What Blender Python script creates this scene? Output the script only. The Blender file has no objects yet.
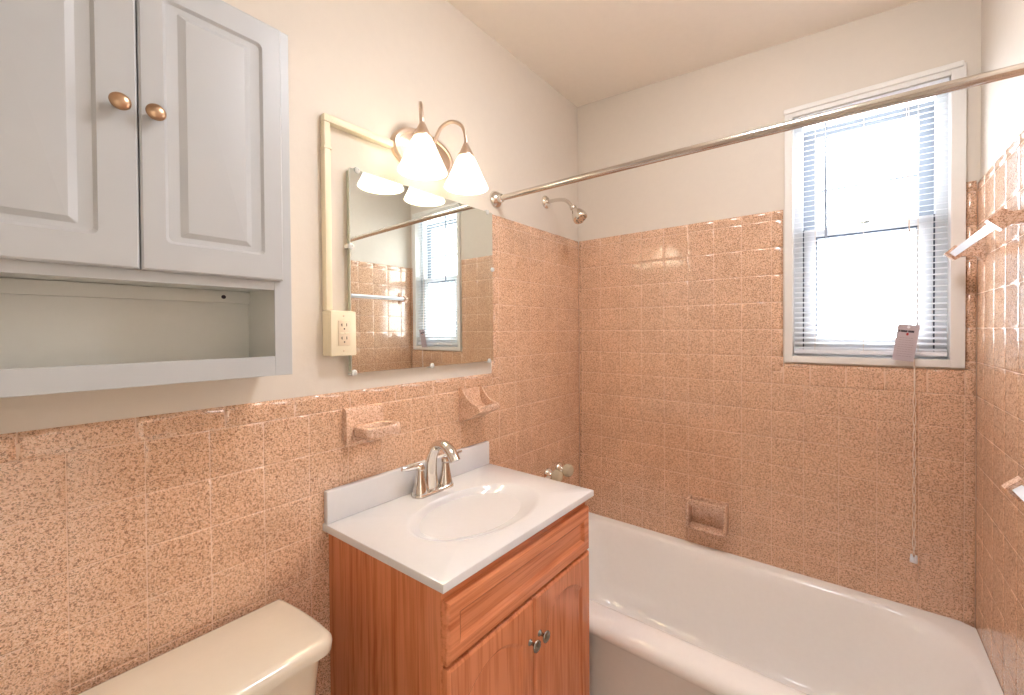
import bpy, bmesh, math, random
from mathutils import Vector, Matrix
random.seed(7)
C = bpy.context.scene.collection
PI = math.pi
H0 = 1.35            # heights below are measured from eye level, 1.35 m above the floor
W = 1.4615           # room width (tub length)
FY = -2.45           # wall behind the viewer
T = 0.109            # tile pitch

# ------------------------------------------------------------------ materials
def lin(c):
    return tuple(((v/255)/12.92 if v/255 <= .04045 else ((v/255+.055)/1.055)**2.4) for v in c) + (1,)

class NT:
    def __init__(s, name):
        s.m = bpy.data.materials.new(name); s.m.use_nodes = True
        s.t = s.m.node_tree; s.p = s.t.nodes['Principled BSDF']
    def n(s, kind, **kw):
        o = s.t.nodes.new(kind)
        for k, v in kw.items():
            if k in o.inputs: o.inputs[k].default_value = v
            else: setattr(o, k, v)
        return o
    def l(s, a, b): s.t.links.new(a, b)

def mat(name, col, rough=.5, metal=0, spec=.5, coat=0, bump=0, bscale=60, trans=0, ior=1.45):
    M = NT(name); p = M.p
    p.inputs['Base Color'].default_value = lin(col)
    p.inputs['Roughness'].default_value = rough
    p.inputs['Metallic'].default_value = metal
    p.inputs['Specular IOR Level'].default_value = spec
    p.inputs['Coat Weight'].default_value = coat
    p.inputs['Transmission Weight'].default_value = trans
    p.inputs['IOR'].default_value = ior
    tc = M.n('ShaderNodeTexCoord')
    no = M.n('ShaderNodeTexNoise', Scale=bscale, Detail=3.0)
    M.l(tc.outputs['Object'], no.inputs['Vector'])
    if bump:
        b = M.n('ShaderNodeBump', Strength=bump, Distance=.002)
        M.l(no.outputs['Fac'], b.inputs['Height']); M.l(b.outputs['Normal'], p.inputs['Normal'])
    # a slight procedural variation of the tone
    hsv = M.n('ShaderNodeMix', data_type='RGBA')
    c = lin(col); d = tuple(x*.96 for x in c[:3])+(1,)
    hsv.inputs['A'].default_value = c; hsv.inputs['B'].default_value = d
    M.l(no.outputs['Fac'], hsv.inputs['Factor']); M.l(hsv.outputs['Result'], p.inputs['Base Color'])
    return M.m

def speckle(name, base, mid, dark, light, rough=.2, pit=.25):
    M = NT(name); p = M.p
    tc = M.n('ShaderNodeTexCoord')
    n1 = M.n('ShaderNodeTexVoronoi', Scale=540.0)          # grains about two millimetres across
    n1b = M.n('ShaderNodeTexNoise', Scale=170.0, Detail=3.0, Roughness=.7)
    n2 = M.n('ShaderNodeTexVoronoi', Scale=380.0)          # scattered dark grains
    n3 = M.n('ShaderNodeTexNoise', Scale=9.0, Detail=2.0)
    for n in (n1, n1b, n2, n3): M.l(tc.outputs['Object'], n.inputs['Vector'])
    r1 = M.n('ShaderNodeValToRGB'); e = r1.color_ramp.elements
    e[0].position = .22; e[0].color = lin(dark); e[1].position = .74; e[1].color = lin(light)
    a = e.new(.38); a.color = lin(mid); a = e.new(.54); a.color = lin(base)
    sx = M.n('ShaderNodeSeparateColor'); M.l(n1.outputs['Color'], sx.inputs[0])
    f1 = M.n('ShaderNodeMath', operation='MULTIPLY_ADD'); f1.inputs[1].default_value = .42; f1.inputs[2].default_value = -.21
    M.l(sx.outputs[0], f1.inputs[0])
    f2 = M.n('ShaderNodeMath', operation='ADD'); M.l(f1.outputs[0], f2.inputs[0]); M.l(n1b.outputs['Fac'], f2.inputs[1])
    M.l(f2.outputs[0], r1.inputs['Fac'])
    r2 = M.n('ShaderNodeValToRGB'); e = r2.color_ramp.elements
    e[0].position = .08; e[0].color = (.7, .7, .7, 1); e[1].position = .12; e[1].color = (0, 0, 0, 1)
    sy_ = M.n('ShaderNodeSeparateColor'); M.l(n2.outputs['Color'], sy_.inputs[0]); M.l(sy_.outputs[1], r2.inputs['Fac'])
    mx = M.n('ShaderNodeMix', data_type='RGBA'); mx.inputs['B'].default_value = lin(dark)
    M.l(r1.outputs['Color'], mx.inputs['A']); M.l(r2.outputs['Color'], mx.inputs['Factor'])
    mx2 = M.n('ShaderNodeMix', data_type='RGBA', blend_type='MULTIPLY'); mx2.inputs['Factor'].default_value = 1
    r3 = M.n('ShaderNodeValToRGB'); e = r3.color_ramp.elements
    e[0].position = .3; e[0].color = (.90, .90, .90, 1); e[1].position = .7; e[1].color = (1, 1, 1, 1)
    M.l(n3.outputs['Fac'], r3.inputs['Fac'])
    M.l(mx.outputs['Result'], mx2.inputs['A']); M.l(r3.outputs['Color'], mx2.inputs['B'])
    M.l(mx2.outputs['Result'], p.inputs['Base Color'])
    p.inputs['Roughness'].default_value = rough; p.inputs['IOR'].default_value = 1.75
    b = M.n('ShaderNodeBump', Strength=pit, Distance=.0003)
    M.l(n1b.outputs['Fac'], b.inputs['Height']); M.l(b.outputs['Normal'], p.inputs['Normal'])
    return M.m

def wood(name, axis, light=(226, 144, 98), dark=(188, 102, 60)):
    # oak laminate, grain running along the given axis (0 x, 1 y, 2 z)
    M = NT(name); p = M.p
    tc = M.n('ShaderNodeTexCoord'); mp = M.n('ShaderNodeMapping')
    s = [75.0, 75.0, 75.0]; s[axis] = 3.0
    mp.inputs['Scale'].default_value = s
    M.l(tc.outputs['Object'], mp.inputs['Vector'])
    n1 = M.n('ShaderNodeTexNoise', Scale=1.0, Detail=4.0, Roughness=.55, Distortion=.6)
    M.l(mp.outputs['Vector'], n1.inputs['Vector'])
    mp2 = M.n('ShaderNodeMapping'); s = [210.0, 210.0, 210.0]; s[axis] = 6.0
    mp2.inputs['Scale'].default_value = s; M.l(tc.outputs['Object'], mp2.inputs['Vector'])
    n2 = M.n('ShaderNodeTexNoise', Scale=1.0, Detail=2.0)
    M.l(mp2.outputs['Vector'], n2.inputs['Vector'])
    # cathedral rings: slow noise pushed through a sine
    mp3 = M.n('ShaderNodeMapping'); s = [5.5, 5.5, 5.5]; s[axis] = .9
    mp3.inputs['Scale'].default_value = s; M.l(tc.outputs['Object'], mp3.inputs['Vector'])
    n3 = M.n('ShaderNodeTexNoise', Scale=1.0, Detail=1.0, Distortion=.3)
    M.l(mp3.outputs['Vector'], n3.inputs['Vector'])
    mu = M.n('ShaderNodeMath', operation='MULTIPLY'); mu.inputs[1].default_value = 75
    M.l(n3.outputs['Fac'], mu.inputs[0])
    si = M.n('ShaderNodeMath', operation='SINE'); M.l(mu.outputs[0], si.inputs[0])
    ml = M.n('ShaderNodeMath', operation='MULTIPLY'); ml.inputs[1].default_value = .045
    M.l(si.outputs[0], ml.inputs[0])
    ad = M.n('ShaderNodeMath', operation='ADD'); M.l(n1.outputs['Fac'], ad.inputs[0]); M.l(ml.outputs[0], ad.inputs[1])
    m2 = M.n('ShaderNodeMath', operation='MULTIPLY_ADD'); m2.inputs[1].default_value = .35; m2.inputs[2].default_value = -.175
    M.l(n2.outputs['Fac'], m2.inputs[0])
    a2 = M.n('ShaderNodeMath', operation='ADD'); M.l(ad.outputs[0], a2.inputs[0]); M.l(m2.outputs[0], a2.inputs[1])
    r = M.n('ShaderNodeValToRGB'); e = r.color_ramp.elements
    e[0].position = .22; e[0].color = lin(dark); e[1].position = .58; e[1].color = lin(light)
    M.l(a2.outputs[0], r.inputs['Fac']); M.l(r.outputs['Color'], p.inputs['Base Color'])
    p.inputs['Roughness'].default_value = .22
    b = M.n('ShaderNodeBump', Strength=.15, Distance=.0004)
    M.l(n2.outputs['Fac'], b.inputs['Height']); M.l(b.outputs['Normal'], p.inputs['Normal'])
    return M.m

def emis(name, col, strength, base=(255, 255, 255)):
    M = NT(name); p = M.p
    p.inputs['Base Color'].default_value = lin(base)
    p.inputs['Emission Color'].default_value = lin(col)
    p.inputs['Emission Strength'].default_value = strength
    p.inputs['Roughness'].default_value = .3
    tc = M.n('ShaderNodeTexCoord'); no = M.n('ShaderNodeTexNoise', Scale=20.0)
    M.l(tc.outputs['Object'], no.inputs['Vector'])
    r = M.n('ShaderNodeValToRGB'); e = r.color_ramp.elements
    e[0].color = lin(base); e[1].color = tuple(v*.97 for v in lin(base)[:3])+(1,)
    M.l(no.outputs['Fac'], r.inputs['Fac']); M.l(r.outputs['Color'], p.inputs['Base Color'])
    return M.m

def thin_glass():
    M = NT('window_glass'); t = M.t
    out = t.nodes['Material Output']
    tr = M.n('ShaderNodeBsdfTransparent'); gl = M.n('ShaderNodeBsdfGlossy', Roughness=.02)
    lw = M.n('ShaderNodeLayerWeight', Blend=.15)
    mu = M.n('ShaderNodeMath', operation='MULTIPLY'); mu.inputs[1].default_value = .6
    M.l(lw.outputs['Fresnel'], mu.inputs[0])
    mx = M.n('ShaderNodeMixShader'); M.l(mu.outputs[0], mx.inputs[0])
    M.l(tr.outputs[0], mx.inputs[1]); M.l(gl.outputs[0], mx.inputs[2]); M.l(mx.outputs[0], out.inputs['Surface'])
    return M.m

def translucent(name, col, amount=.5, rough=.5):
    M = NT(name); t = M.t; out = t.nodes['Material Output']
    M.p.inputs['Base Color'].default_value = lin(col); M.p.inputs['Roughness'].default_value = rough
    tl = M.n('ShaderNodeBsdfTranslucent'); tl.inputs['Color'].default_value = lin(col)
    tc = M.n('ShaderNodeTexCoord'); no = M.n('ShaderNodeTexNoise', Scale=40.0)
    M.l(tc.outputs['Object'], no.inputs['Vector'])
    r = M.n('ShaderNodeMapRange'); r.inputs['To Min'].default_value = amount-.02; r.inputs['To Max'].default_value = amount+.02
    M.l(no.outputs['Fac'], r.inputs['Value'])
    mx = M.n('ShaderNodeMixShader'); M.l(r.outputs[0], mx.inputs[0])
    M.l(M.p.outputs[0], mx.inputs[1]); M.l(tl.outputs[0], mx.inputs[2]); M.l(mx.outputs[0], out.inputs['Surface'])
    return M.m

def shade_glass():
    # frosted white glass lit from within: glows, and lets part of the bulb's light through
    M = NT('frosted_shade_glass'); t = M.t; out = t.nodes['Material Output']
    tl = M.n('ShaderNodeBsdfTranslucent'); tl.inputs['Color'].default_value = (.9, .88, .82, 1)
    df = M.p; df.inputs['Base Color'].default_value = lin((250, 248, 240)); df.inputs['Roughness'].default_value = .25
    mx = M.n('ShaderNodeMixShader', Fac=.22)
    M.l(df.outputs[0], mx.inputs[1]); M.l(tl.outputs[0], mx.inputs[2])
    em = M.n('ShaderNodeEmission', Strength=SHADE_E); em.inputs['Color'].default_value = (.98, 1.0, .84, 1)
    ad = M.n('ShaderNodeAddShader'); M.l(mx.outputs[0], ad.inputs[0]); M.l(em.outputs[0], ad.inputs[1])
    M.l(ad.outputs[0], out.inputs['Surface'])
    return M.m

SHADE_E = 0.7
BULB_E = 24.0
WORLD_E = 7.6
HALL_FILL_E = 7.0
ROOM_FILL_E = 20.5
EXPOSURE = 1.32

M_plaster = mat('cream_wall_paint', (223, 212, 198), .55, bump=.25, bscale=38)
M_ceil = mat('ceiling_paint', (248, 238, 226), .6, bump=.15, bscale=40)
M_tile = speckle('pink_speckled_tile', (235, 191, 158), (217, 170, 136), (144, 102, 76), (245, 211, 182), .10, .04)
M_ceramic = speckle('pink_speckled_ceramic', (234, 194, 166), (218, 174, 146), (158, 116, 92), (244, 214, 190), .12, .04)
M_grout = mat('tile_grout', (232, 198, 172), .7, bump=.2, bscale=300)
M_cab = mat('white_cabinet_foil', (191, 192, 192), .35, bump=.03, bscale=20)
M_cabin = mat('cream_cabinet_inside', (224, 222, 214), .45)
M_screw = mat('dark_screw_hole', (40, 30, 45), .5)
M_brass = mat('satin_bronze_knob', (190, 158, 128), .28, metal=1)
M_nickel = mat('brushed_nickel', (222, 200, 180), .36, metal=1)
M_nickelv = mat('nickel_knob', (150, 146, 136), .25, metal=1)
M_chrome = mat('polished_chrome', (226, 220, 212), .07, metal=1)
M_rod = mat('chrome_rod', (206, 198, 190), .16, metal=1)
M_mirror = mat('mirror_silver', (232, 238, 232), .0, metal=1)
M_medge = mat('mirror_edge_glass', (205, 208, 190), .15, spec=.8)
M_clip = mat('clear_plastic_clip', (246, 246, 242), .12, trans=.25)
M_cream = mat('cream_raceway_plastic', (240, 226, 196), .4)
M_recp = mat('ivory_receptacle_plastic', (236, 214, 184), .35)
M_slot = mat('receptacle_slot_dark', (70, 52, 40), .6)
M_marble = mat('white_cultured_marble', (228, 226, 226), .12, coat=.3, bump=0)
M_oakz = wood('oak_laminate_upright_grain', 2)
M_oaky = wood('oak_laminate_level_grain', 1)
M_toilet = mat('cream_toilet_porcelain', (235, 224, 205), .12, coat=.4)
M_tub = mat('cream_tub_enamel', (252, 249, 245), .14, coat=.3)
M_frame = mat('window_frame_paint', (234, 230, 224), .45, bump=.15, bscale=60)
M_sash = mat('grey_upper_sash', (150, 157, 166), .4)  # upper sash, darker grey than the lower one
M_sashw = mat('white_sash_vinyl', (242, 245, 248), .4)
M_gasket = mat('dark_seal', (84, 92, 104), .6)
M_slat = translucent('white_blind_slat', (244, 246, 250), .10, .35)
M_blind = mat('white_blind_plastic', (238, 240, 245), .35)
M_wand = mat('clear_grey_wand', (158, 172, 192), .2, spec=.6)
M_cord = mat('white_blind_cord', (240, 225, 210), .7)
M_tag = mat('grey_tag_card', (196, 184, 190), .6)
M_ink = mat('black_print', (40, 36, 42), .7)
M_red = mat('red_print', (200, 60, 60), .7)
M_bar = mat('white_glass_bar', (240, 244, 250), .1, spec=.7)
M_knobglass = mat('cream_acrylic_knob', (226, 212, 184), .15, trans=.25)
M_floor = mat('floor_tile', (214, 204, 194), .3)
M_glass = thin_glass()
M_shade = shade_glass()
M_bulb = emis('lamp_bulb', (255, 222, 180), BULB_E)
M_hall_fill = emis('hall_fill_glow', (236, 243, 255), HALL_FILL_E)  # glow of the unseen fill lamp added past the doorway
M_room_fill = emis('room_fill_glow', (246, 248, 255), ROOM_FILL_E)  # glow of the fill lamp added overhead, out of view
M_door = mat('white_door_paint', (232, 228, 220), .4)

# ------------------------------------------------------------------ object helpers
def link(o, parent=None):
    C.objects.link(o)
    if parent is not None: o.parent = parent
    return o

def thing(name, label, cat, loc=(0, 0, 0), group=None):
    o = bpy.data.objects.new(name, None); o.empty_display_size = .05
    o.location = (loc[0], loc[1], loc[2]+H0)
    o['label'] = label; o['category'] = cat
    if group: o['group'] = group
    return link(o)

def tag(o, label, cat, group=None):
    o['label'] = label; o['category'] = cat
    if group: o['group'] = group
    return o

def wloc(o):
    v = Vector((0, 0, 0))
    while o is not None: v += o.location; o = o.parent
    return v

SKEW = False
def obj(name, bm, m, parent=None, smooth=None, loc=None, kind=None, label=None):
    skew = SKEW
    """bm is in room coordinates (eye-level heights); the object's origin goes to loc or to the parent's."""
    me = bpy.data.meshes.new(name)
    base = wloc(parent) if parent is not None else (Vector((loc[0], loc[1], loc[2]+H0)) if loc else Vector((0, 0, 0)))
    bmesh.ops.translate(bm, verts=bm.verts, vec=Vector((0, 0, H0)) - base)
    if skew:
        o_ = base.copy()
        for v in bm.verts:
            X = v.co.x+o_.x; Y = v.co.y+o_.y
            v.co.y += .026*(X-.46)*max(0, min(1, (-.73-Y)/.62))
    bmesh.ops.recalc_face_normals(bm, faces=bm.faces)
    bm.to_mesh(me); bm.free()
    for mm in (m if isinstance(m, (list, tuple)) else [m]): me.materials.append(mm)
    if smooth is not None:
        for p in me.polygons: p.use_smooth = True
        me.set_sharp_from_angle(angle=math.radians(smooth))
    o = bpy.data.objects.new(name, me)
    if parent is None: o.location = base
    if kind: o['kind'] = kind
    if label: o['label'] = label
    return link(o, parent)

def copy_tree(o, parent=None):
    kids = [c for c in o.children]
    c = o.copy(); C.objects.link(c); c.parent = parent
    for k in kids: copy_tree(k, c)
    return c

# ------------------------------------------------------------------ mesh helpers
def box(bm, x0, x1, y0, y1, z0, z1, bev=0, seg=2, mi=0):
    r = bmesh.ops.create_cube(bm, size=1)
    vs = r['verts']
    for v in vs:
        v.co = Vector((x0+(v.co.x+.5)*(x1-x0), y0+(v.co.y+.5)*(y1-y0), z0+(v.co.z+.5)*(z1-z0)))
    fs = {f for v in vs for f in v.link_faces}
    for f in fs: f.material_index = mi
    if bev:
        es = list({e for v in vs for e in v.link_edges})
        bmesh.ops.bevel(bm, geom=es, offset=bev, segments=seg, affect='EDGES', profile=.5)
    return bm

def B(*a, **k):
    return box(bmesh.new(), *a, **k)

def lathe(bm, prof, centre, axis, n=32, capped=True):
    """prof: list of (radius, distance along axis)."""
    axis = Vector(axis).normalized(); c = Vector(centre)
    q = Vector((0, 0, 1)).rotation_difference(axis)
    rings = []
    for r, d in prof:
        ring = []
        for i in range(n):
            a = 2*PI*i/n
            ring.append(bm.verts.new(c + q @ Vector((r*math.cos(a), r*math.sin(a), d))))
        rings.append(ring)
    for a, b in zip(rings, rings[1:]):
        for i in range(n):
            bm.faces.new((a[i], a[(i+1) % n], b[(i+1) % n], b[i]))
    if capped:
        for ring, (r, d) in ((rings[0], prof[0]), (rings[-1], prof[-1])):
            if r > 1e-5: bm.faces.new(ring)
        bmesh.ops.remove_doubles(bm, verts=bm.verts, dist=1e-6)
    return bm

def tube(bm, pts, radii, n=16, flat=None, subdiv=6):
    """smooth swept tube through pts (Catmull-Rom); flat=(sx, sy) squashes the section."""
    P = [Vector(p) for p in pts]
    if not isinstance(radii, (list, tuple)): radii = [radii]*len(P)
    S, Rr = [], []
    for i in range(len(P)-1):
        p0 = P[max(i-1, 0)]; p1 = P[i]; p2 = P[i+1]; p3 = P[min(i+2, len(P)-1)]
        for k in range(subdiv):
            t = k/subdiv
            S.append(.5*((2*p1)+(-p0+p2)*t+(2*p0-5*p1+4*p2-p3)*t*t+(-p0+3*p1-3*p2+p3)*t**3))
            Rr.append(radii[i]*(1-t)+radii[i+1]*t)
    S.append(P[-1]); Rr.append(radii[-1])
    up = None; rings = []
    for i, p in enumerate(S):
        d = (S[min(i+1, len(S)-1)]-S[max(i-1, 0)]).normalized()
        if up is None:
            up = d.cross(Vector((0, 1, 0)))
            if up.length < .1: up = d.cross(Vector((1, 0, 0)))
            up.normalize()
        up = (up - d*up.dot(d)).normalized()
        sd = d.cross(up)
        f = flat or (1, 1)
        rings.append([bm.verts.new(p + Rr[i]*(f[0]*math.cos(2*PI*k/n)*up + f[1]*math.sin(2*PI*k/n)*sd)) for k in range(n)])
    for a, b in zip(rings, rings[1:]):
        for k in range(n): bm.faces.new((a[k], a[(k+1) % n], b[(k+1) % n], b[k]))
    bm.faces.new(rings[0]); bm.faces.new(rings[-1])
    return bm

def rrect(u0, u1, v0, v1, r, n=6):
    """rounded rectangle outline, list of (u, v), counter-clockwise."""
    out = []
    for cu, cv, a0 in ((u1-r, v1-r, 0), (u0+r, v1-r, PI/2), (u0+r, v0+r, PI), (u1-r, v0+r, 3*PI/2)):
        for i in range(n+1):
            a = a0+PI/2*i/n
            out.append((cu+r*math.cos(a), cv+r*math.sin(a)))
    return out

def loft(bm, rings, cap0=True, cap1=True):
    R = [[bm.verts.new(Vector(p)) for p in ring] for ring in rings]
    n = len(R[0])
    for a, b in zip(R, R[1:]):
        for k in range(n): bm.faces.new((a[k], a[(k+1) % n], b[(k+1) % n], b[k]))
    if cap0: bm.faces.new(R[0])
    if cap1: bm.faces.new(R[-1])
    return bm

def prism(bm, outline, f0, f1):
    """outline (a, b) pairs; f0/f1 map (a, b) -> 3-D point for both ends."""
    A = [bm.verts.new(f0(*p)) for p in outline]; Bv = [bm.verts.new(f1(*p)) for p in outline]
    n = len(A)
    for k in range(n): bm.faces.new((A[k], A[(k+1) % n], Bv[(k+1) % n], Bv[k]))
    bm.faces.new(A); bm.faces.new(Bv)
    return bm

def soften(bm, w, seg=2, ang=30):
    es = [e for e in bm.edges if len(e.link_faces) == 2 and e.calc_face_angle(0) > math.radians(ang)]
    bmesh.ops.bevel(bm, geom=es, offset=w, segments=seg, affect='EDGES', profile=.5)
    return bm

# ------------------------------------------------------------------ the room shell
WT = .14       # wall thickness
P0 = .008      # plaster lies this far behind the tile face
def ceil_z(x): return 1.187-.062*x

bm = bmesh.new(); box(bm, -P0-WT, -P0, FY-WT, P0+WT, -1.35, 1.30)
wall_left = obj('wall_left', bm, M_plaster, kind='structure')
# right wall with an added doorway, out of view, letting in fill light
DY0, DY1, DZ = -2.36, -1.62, .70
bm = bmesh.new()
box(bm, W+P0, W+P0+WT, DY1, P0+WT, -1.35, 1.30)
box(bm, W+P0, W+P0+WT, FY-WT, DY0, -1.35, 1.30)
box(bm, W+P0, W+P0+WT, DY0, DY1, DZ, 1.30)
wall_right = obj('wall_right', bm, M_plaster, kind='structure')
# back wall with the window opening
OX0, OX1, OZ0, OZ1 = .948, 1.420, -.118, .840
bm = bmesh.new()
box(bm, -P0, OX0, P0, P0+WT, -1.35, 1.30)
box(bm, OX1, W+P0, P0, P0+WT, -1.35, 1.30)
box(bm, OX0, OX1, P0, P0+WT, -1.35, OZ0)
box(bm, OX0, OX1, P0, P0+WT, OZ1, 1.30)
wall_back = obj('wall_back', bm, M_plaster, kind='structure')
bm = bmesh.new(); box(bm, -P0, W+P0, FY-WT, FY, -1.35, 1.30)
obj('wall_front', bm, M_plaster, kind='structure')
bm = bmesh.new()
for a, b in ((DY0-.055, DY0+.012), (DY1-.012, DY1+.055)): box(bm, W-.008, W+P0+WT+.012, a, b, -1.35, DZ-.012, .003)
box(bm, W-.008, W+P0+WT+.012, DY0-.055, DY1+.055, DZ-.012, DZ+.055, .003)
obj('trim_1', bm, M_door, kind='structure')
HX = W+P0+WT+1.15
bm = bmesh.new(); box(bm, -P0-WT, HX+.12, FY-WT-.5, P0+WT, -1.45, -1.35)
obj('floor', bm, M_floor, kind='structure')
bm = bmesh.new()
x0, x1 = -P0-WT, W+P0+WT
prism(bm, [(x0, ceil_z(x0)), (x1, ceil_z(x1)), (x1, 1.42), (x0, 1.42)], lambda a, b: Vector((a, FY-WT, b)), lambda a, b: Vector((a, P0+WT, b)))
obj('ceiling', bm, M_ceil, kind='structure')
# unseen hallway added beyond the doorway to hold a fill lamp
bm = bmesh.new(); box(bm, HX, HX+.12, -3.0, -.95, -1.35, 1.2)
obj('wall_added_hall_far', bm, M_plaster, kind='structure')
bm = bmesh.new(); box(bm, W+P0+WT, HX+.12, -3.12, -3.0, -1.35, 1.2)
obj('wall_added_hall_left', bm, M_plaster, kind='structure')
bm = bmesh.new(); box(bm, W+P0+WT, HX+.12, -.95, -.83, -1.35, 1.2)
obj('wall_added_hall_right', bm, M_plaster, kind='structure')
bm = bmesh.new(); box(bm, W+P0+WT, HX+.12, -3.12, -.83, 1.2, 1.3)
obj('ceiling_added_hall', bm, M_ceil, kind='structure')

# ---------------------------------------------------------------- tiles
def tile_quad(bm, f, u0, u1, v0, v1, bull='', tilt=.00025):
    """one tile: f(u, v, depth) -> point; bull lists the edges (u- u+ v- v+) that are rounded over."""
    g = .0006
    N = ((0, .0012), (.0009, .0004), (.0030, 0.0), (.012, 0.0))
    Bn = ((0, .0085), (.0025, .0032), (.010, 0.0), (.0135, 0.0))
    def edge(s): return Bn if s in bull else N
    a, b, c, d = edge('u-'), edge('u+'), edge('v-'), edge('v+')
    u0 += g; u1 -= g; v0 += g; v1 -= g
    t1 = random.uniform(-tilt, tilt); t2 = random.uniform(-tilt, tilt)
    rings = []
    for k in range(4):
        U0, U1, V0, V1 = u0+a[k][0], u1-b[k][0], v0+c[k][0], v1-d[k][0]
        ring = []
        for (u, e1), (v, e2) in (((U0, a), (V0, c)), ((U1, b), (V0, c)), ((U1, b), (V1, d)), ((U0, a), (V1, d))):
            dep = max(e1[k][1], e2[k][1])
            dep += t1*(u-(u0+u1)/2)/T + t2*(v-(v0+v1)/2)/T
            ring.append(bm.verts.new(f(u, v, max(dep, 0))))
        rings.append(ring)
    for A, Bq in zip(rings, rings[1:]):
        for k in range(4): bm.faces.new((A[k], A[(k+1) % 4], Bq[(k+1) % 4], Bq[k]))
    bm.faces.new(rings[-1])

def tile_panel(parent, f, tiles, backs, flip=False):
    bm = bmesh.new()
    for t in tiles: tile_quad(bm, f, *t)
    for (u0, u1, v0, v1, *dd) in backs:
        a = [f(u, v, dd[0] if dd else .0010) for u, v in ((u0, v0), (u1, v0), (u1, v1), (u0, v1))]
        b = [f(u, v, P0) for u, v in ((u0, v0), (u1, v0), (u1, v1), (u0, v1))]
        A = [bm.verts.new(p) for p in a]; Bq = [bm.verts.new(p) for p in b]
        fs = [bm.faces.new(A)]
        for k in range(4): fs.append(bm.faces.new((A[k], A[(k+1) % 4], Bq[(k+1) % 4], Bq[k])))
        for q in fs: q.material_index = 1
    n = Vector(f(0, 0, 0)) - Vector(f(0, 0, 1))
    obj_bm = bm
    me = bpy.data.meshes.new('tile_panel')
    bmesh.ops.translate(bm, verts=bm.verts, vec=(0, 0, H0))
    for q in bm.faces: q.normal_update()
    for q in bm.faces:
        if q.normal.dot(n) < -.05: q.normal_flip()
    bm.to_mesh(me); bm.free()
    me.materials.append(M_tile); me.materials.append(M_grout)
    for p in me.polygons: p.use_smooth = p.material_index == 0
    o = bpy.data.objects.new('tile_panel', me)
    o.parent = parent; C.objects.link(o)
    o['label'] = 'pink speckled square ceramic wall tiles'
    return o

def cuts(a, b, grid):
    return [a]+[g for g in grid if a+.004 < g < b-.004]+[b]

zrows = [k*T for k in range(-13, 5)]
# left wall: u = y, v = z
ycols = sorted([-(.0966+T*j) for j in range(24)])
tl = []
VB = -.6416
def grid_tiles(u0, u1, v0, v1, ug, vg, bull_fn=None):
    out = []
    U = cuts(u0, u1, ug); V = cuts(v0, v1, vg)
    for a, b in zip(U, U[1:]):
        for c, d in zip(V, V[1:]): out.append((a, b, c, d))
    return out
tl += grid_tiles(FY, VB, -1.35, -2*T, ycols, zrows)
tl += grid_tiles(VB, 0, -1.35, 4*T, ycols, zrows)
tl += [(a, b, 4*T, .475, 'v+') for a, b in zip(cuts(VB, 0, ycols)[:-1], cuts(VB, 0, ycols)[1:])]
tl += [(-.680, VB, c, d, 'u-') for c, d in zip(cuts(-.19, 4*T, zrows)[:-1], cuts(-.19, 4*T, zrows)[1:])]
tl += [(-.680, VB, 4*T, .475, 'u-v+'), (-.680, VB, -2*T, -.19, '')]
cap = [FY]+[-.68-.152*k for k in range(11, 0, -1)]+[-.68]
tl += [(a, b, -2*T, -.168, 'v+') for a, b in zip(cap, cap[1:])]
tile_panel(wall_left, lambda u, v, d: Vector((-d, u, v)), tl,
           [(FY, 0, -1.35, -2*T+.03), (-.66, 0, -2*T+.03, .455), (FY, -.69, -2*T+.03, -.1705, .0045), (-.67, 0, .455, .472, .0045)])
# back wall: u = x, v = z
xcols = [.0192+T*j for j in range(0, 14)]
tb = []
tb += grid_tiles(0, W, -1.35, -2*T, xcols, zrows)
tb += grid_tiles(0, .8912, -2*T, 4*T, xcols, zrows)
U = cuts(0, .8912, xcols)
tb += [(a, b, 4*T, .475, 'v+') for a, b in zip(U, U[1:])]
tb += [(.8912, .932, c, d, 'u+') for c, d in zip(cuts(-.17, 4*T, zrows)[:-1], cuts(-.17, 4*T, zrows)[1:])]
tb += [(.8912, .932, 4*T, .475, 'u+v+'), (.8912, .932, -2*T, -.17, '')]
U = cuts(.932, 1.4365, [x+.02 for x in xcols])
tb += [(a, b, -2*T, -.134, 'v+') for a, b in zip(U, U[1:])]
tb += [(1.4365, W, c, d, 'u-') for c, d in zip(cuts(-.134, 4*T, zrows)[:-1], cuts(-.134, 4*T, zrows)[1:])]
tb += [(1.4365, W, 4*T, .472, 'u-v+'), (1.4365, W, -2*T, -.134, '')]
tile_panel(wall_back, lambda u, v, d: Vector((u, d, v)), tb,
           [(0, W, -1.35, -.15), (0, .915, -.15, .455), (1.446, W, -.15, .455), (0, .925, .455, .472, .0045), (.94, 1.44, -.15, -.1365, .0045)])
# right wall
ycr = sorted([-(.0902+T*j) for j in range(24)])
YD = DY1+.056
tr = grid_tiles(YD, 0, -1.35, 4*T, ycr, zrows)
U = cuts(YD, 0, ycr)
tr += [(a, b, 4*T, .470, 'v+') for a, b in zip(U, U[1:])]
tile_panel(wall_right, lambda u, v, d: Vector((W+d, u, v)), tr, [(YD, 0, -1.35, .45), (YD, 0, .45, .467, .0045)])

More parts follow.
